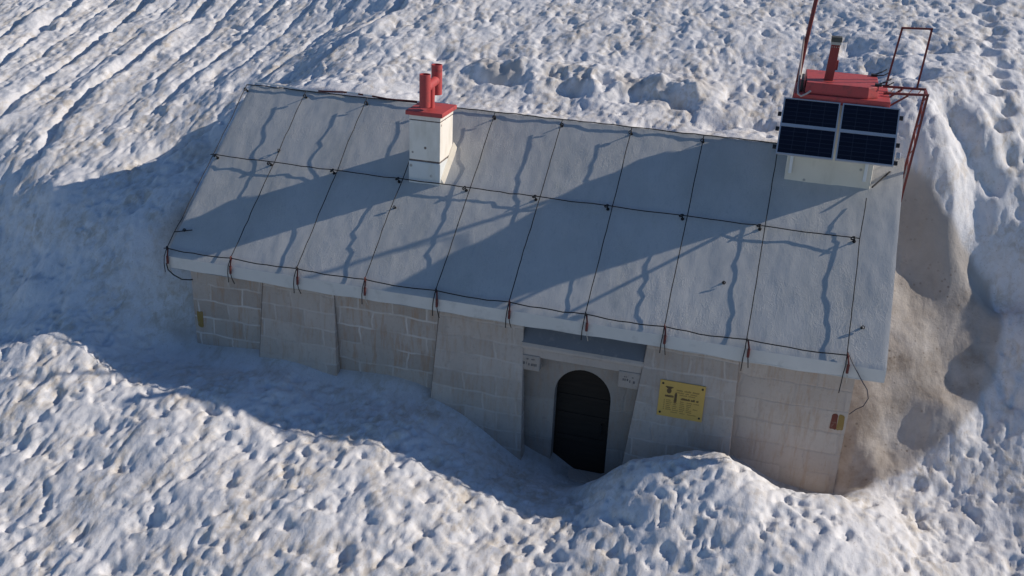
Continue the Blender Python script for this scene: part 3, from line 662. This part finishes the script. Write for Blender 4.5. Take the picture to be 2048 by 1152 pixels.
# ------------------------------------------------------------------ yellow sign
def sign():
    zt, zb = -.675, -1.165; y0 = .186
    def yy(z): return y0 - .095*(-.12-z)
    A = Vector((0, yy(zb)-.016, zb)); B = Vector((0, yy(zt)-.016, zt)); t = (B-A).normalized(); nrm = Vector((0, -t.z, t.y)); Lh = (B-A).length
    x0, x1 = 7.015, 7.59; Wd = x1-x0
    e = empty('yellow_sign', ((x0+x1)/2, B.y, zb), 'square-cornered yellow notice plate screwed to the wall right of the door', 'sign')
    def P(u, v, d): return Vector((x0+u*Wd, 0, 0)) + A + t*(Lh*(1-v)) + nrm*d
    def q(m, u0, u1, v0, v1, d0=-.001, d1=.002): m.hexa([P(u0, v1, d0), P(u1, v1, d0), P(u1, v0, d0), P(u0, v0, d0), P(u0, v1, d1), P(u1, v1, d1), P(u1, v0, d1), P(u0, v0, d1)])
    pl = MB(); q(pl, 0, 1, 0, 1, -.012, 0); pl.build('plate', M['sign'], e, bevel=.003)
    for (u, v) in ((.065, .09), (.935, .09), (.065, .90), (.935, .90)):
        s = MB(); s.tube([P(u, v, -.002), P(u, v, .006)], .014, 10); s.build('screw', M['screw'], e)
    em = MB()   # dark crest: spread wings over a round body
    q(em, .13, .30, .155, .185); q(em, .155, .275, .18, .21)
    c = [P(.215+.052*math.cos(k*math.pi/8), .275+.075*math.sin(k*math.pi/8), .002) for k in range(16)]; c2 = [p-nrm*.003 for p in c]
    em.poly(c+c2, [tuple(range(16)), tuple(range(16, 32))[::-1]]+[(k, (k+1) % 16, 16+(k+1) % 16, 16+k) for k in range(16)])
    em.build('emblem', M['inkdk'], e)
    big = MB(); q(big, .345, .40, .34, .56); q(big, .355, .39, .30, .34); q(big, .36, .385, .56, .60); big.build('symbol', M['inkdk'], e)
    tx = MB(); rnd = random.Random(3)
    def words(v, h, spans, fill=.72):
        for (u0, u1) in spans:
            k = max(1, int((u1-u0)/.022))
            for i in range(k):
                a = u0+(u1-u0)*i/k; hh = h*rnd.uniform(.65, 1.0); q(tx, a, a+(u1-u0)/k*fill, v+(h-hh), v+h)
    words(.20, .045, ((.38, .52), (.55, .70), (.73, .88))); words(.275, .03, ((.38, .55), (.58, .66), (.69, .84))); words(.33, .03, ((.45, .62), (.65, .80)))
    tx.build('print', M['ink'], e)
    tx = MB(); words(.39, .06, ((.135, .33),), .8); words(.415, .06, ((.49, .69), (.71, .80), (.83, .88)), .8); tx.build('print', M['inkdk'], e)
    tx = MB()
    for r in range(6): words(.52+r*.052, .026, ((.125, .15),) + tuple((a, a+rnd.uniform(.07, .13)) for a in np.arange(.18, .78-.05*(r % 3), .15)))
    words(.84, .024, ((.30, .45), (.50, .62), (.67, .86))); tx.build('print', M['ink'], e)
sign()

# ------------------------------------------------------------------ steel ropes over the roof
ORD = ['first', 'second', 'third', 'fourth', 'fifth', 'sixth', 'seventh', 'eighth', 'ninth', 'tenth']
XS = [-.005+i for i in range(9)] + [9.165]
YE, YM, YR = .075, 1.43, 2.525
rng = random.Random(11)
def kinks(n, a):   # wandering height above the roof
    v = []; h = 0
    for i in range(n): h = h*.72 + rng.uniform(-a, a); v.append(h)
    return v
node_h = {}
for i, x in enumerate(XS):
    pts = []; ytop = YR if i < 9 else 1.95
    def run(ya, yb, n, ha, hb, mid):
        k = kinks(n+1, .014); lx = kinks(n+1, .004)
        for q in range(n+1):
            s = q/n; env = math.sin(math.pi*s)
            y = ya+(yb-ya)*s; h = ha+(hb-ha)*s + env*(mid+k[q]); pts.append(on_roof(x+lx[q]*env+(.03 if i == 9 else 0)*(1-s)*(ya > 1.5), y, max(.018, h)))
    hr, hm, he = (.085, .055, .05)
    run(ytop, YM, 11, hr if i < 9 else .05, hm, -.01+rng.uniform(-.02, .03)); pts.pop()
    run(YM, YE, 13, hm, he, rng.uniform(-.015, .03))
    tail = .06 if i in (0, 1, 2, 3, 4, 5, 6, 7) else (.14 if i == 8 else .22)
    pts += [Vector((x, -.03, .0)), Vector((x-.01, -.034, -.10)), Vector((x-.015, -.02 if tail < .1 else .02, -.18-tail))]
    o = MB().tube(pts, .0063, 6).build('roof_rope', M['cable'], smooth=True)
    desc = 'dark steel rope running down the grey roof along its left edge' if i == 0 else ('dark steel rope running down the roof from the foot of the shaft' if i == 9 else '%s dark steel rope from the left of those running down the grey roof' % ORD[i])
    tag(rebase(o, pts[-4]), desc, 'rope', 'steel ropes running down the roof')
def along(name, y, hts, label, mat, r, x0=-.02, x1=None, sag=.02, seed=1, dy=0):
    rg = random.Random(seed); pts = []
    xs = XS if x1 is None else [q for q in XS if q <= x1]
    for a, b in zip(xs, xs[1:]):
        n = 7
        for q in range(n):
            s = q/n; env = math.sin(math.pi*s)
            pts.append(on_roof(a+(b-a)*s, y+env*dy+env*rg.uniform(-.005, .005), hts+env*(sag+rg.uniform(-.010, .010))))
    pts.append(on_roof(xs[-1], y, hts)); pts.insert(0, on_roof(xs[0]+x0, y, hts*.7))
    o = MB().tube(pts, r, 6).build(name, mat, smooth=True)
    return tag(rebase(o, pts[0]), label, 'rope', 'steel ropes running along the roof')
along('roof_rope', YM, .062, 'dark steel rope stretched across the middle of the grey roof', M['cable'], .0074, -.05, None, -.012, 3)
along('roof_rope', YE, .055, 'dark steel rope stretched along the eave of the grey roof', M['cable'], .0076, -.05, None, .004, 4, -.02)
along('roof_rope', YR+.04, .02, 'dark steel rope stretched along the ridge of the grey roof', M['cable'], .0085, -.05, 8.0, .004, 5)
# ring bolts where the ropes cross
def ring_bolt(x, y, ang, label, group, h=.05, big=1.0):
    c = on_roof(x, y, 0); e = empty('ring_bolt', c, label, 'ring bolt', group)
    b = MB(); b.tube([on_roof(x, y, -.01), on_roof(x, y, h)], .012*big, 8); b.tube([on_roof(x, y, -.005), on_roof(x, y, .012)], .028*big, 10); b.build('bolt', M['cable'], e, smooth=True)
    d = Vector((math.cos(ang), math.sin(ang), SL*math.sin(ang))).normalized()
    r = MB(); r.torus(on_roof(x, y, h+.012)+d*.03*big, NRM+d*.6, .034*big, .011*big); r.build('ring', M['cable'], e, smooth=True)
    return e
for i, x in enumerate(XS):
    ring_bolt(x-.06 if i else x+.06, YM-.015, math.pi*.9+rng.uniform(-.6, .6), 'dark ring bolt of the middle rope at the %s roof rope from the left' % ORD[i], 'ring bolts along the middle rope', .045, .78)
    if i < 9:
        ring_bolt(x+.0, YR-.05, -math.pi*.5+rng.uniform(-.8, .8), 'dark ring bolt at the ridge, top of the %s roof rope from the left' % ORD[i], 'ring bolts along the ridge', .05, .65)
for (px, py, lb) in ((7.60, .70, 'small lone ring bolt on the bare roof panel above the yellow sign'), (3.02, 1.06, 'small lone ring bolt on the roof just below the white chimney'), (.95, 1.62, 'small lone ring bolt beside the second roof rope above the middle rope'), (9.30, .42, 'small lone ring bolt near the right end of the roof'), (-.0+.10, .36, 'small lone ring bolt near the lower left corner of the roof')):
    ring_bolt(px, py, rng.uniform(0, 6), lb, 'lone ring bolts on the roof', .025, .55)
# red turnbuckles tying the eave rope down over the fascia
for i, x in enumerate(XS):
    e = empty('turnbuckle', (x, -.03, -.2), 'small %s turnbuckle hanging over the eave at the %s roof rope from the left' % ('rust red' if i < 9 else 'dark', ORD[i]), 'turnbuckle', 'turnbuckles along the eave')
    dx = .03 if i % 2 else .045; c = on_roof(x+dx*.4, YE, .05); y = -.028
    b = MB(); b.tube([c, Vector((x+dx, y+.01, .02)), Vector((x+dx, y, -.035))], .011, 8); b.tube([Vector((x+dx, y+.004, .01)), Vector((x+dx, y, -.10))], .017, 8); b.build('body', M['shackle'], e, smooth=True)
    s = MB(); s.tube([Vector((x+dx, y, -.095)), Vector((x+dx+.012, y+.005, -.17)), Vector((x+dx+.02, .02, -.235-rng.uniform(0, .04)))], .006, 6); s.build('strand', M['cable'] if i % 3 else M['paletrim'], e)
    h = MB(); h.torus(on_roof(x+.01, YE, .055), (1, .2, .3), .024, .008); h.build('shackle', M['shackle'] if i % 2 else M['cable'], e, smooth=True)
# thin loose wires
o = MB().tube([on_roof(9.17, .12, .04), (9.24, -.01, .03), (9.36, -.04, -.14), (9.46, .03, -.30), (9.50, .10, -.45), (9.47, .17, -.60), (9.40, .21, -.68), (9.335, .24, -.78)], .0065, 6).build('loose_wire', M['wire'], smooth=True)
tag(rebase(o, (9.335, .24, -.78)), 'thin bluish wire hanging in an arc from the right end of the eave', 'wire')
o = MB().tube([(.02, -.03, -.10), (.03, -.02, -.20), (.06, .05, -.30), (.14, .12, -.385), (.24, .18, -.40), (.27, .19, -.395)], .009, 6).build('loose_wire', M['cable'], smooth=True)
tag(rebase(o, (.02, -.03, -.10)), 'short dark wire looping under the left end of the eave to the wall', 'wire')
o = MB().tube([on_roof(-.01, .30, .05), on_roof(.14, .33, .06), on_roof(.24, .36, .05)], .008, 6).build('loose_wire', M['cable'], smooth=True)
tag(rebase(o, on_roof(-.01, .30, .05)), 'stub of dark wire crossing the left edge rope near the eave', 'wire')
# red and white tape lying along the left part of the ridge
e = empty('marker_tape', (.1, 2.6, 1.9), 'frayed red and white marker tape lying along the left part of the ridge', 'tape')
px = .05; rg = random.Random(5)
def tp(x): return (x, 2.60+.02*math.sin(x*5)+.01*math.sin(x*13), 1.915+.012*math.sin(x*4+1))
while px < 3.0:
    ln = rg.uniform(.08, .3); red = rg.random() < .42
    MB().tube([tp(px), tp(px+ln/2), tp(px+ln)], .015, 6).build('red_stripe' if red else 'white_stripe', M['shackle'] if red else M['white'], e); px += ln
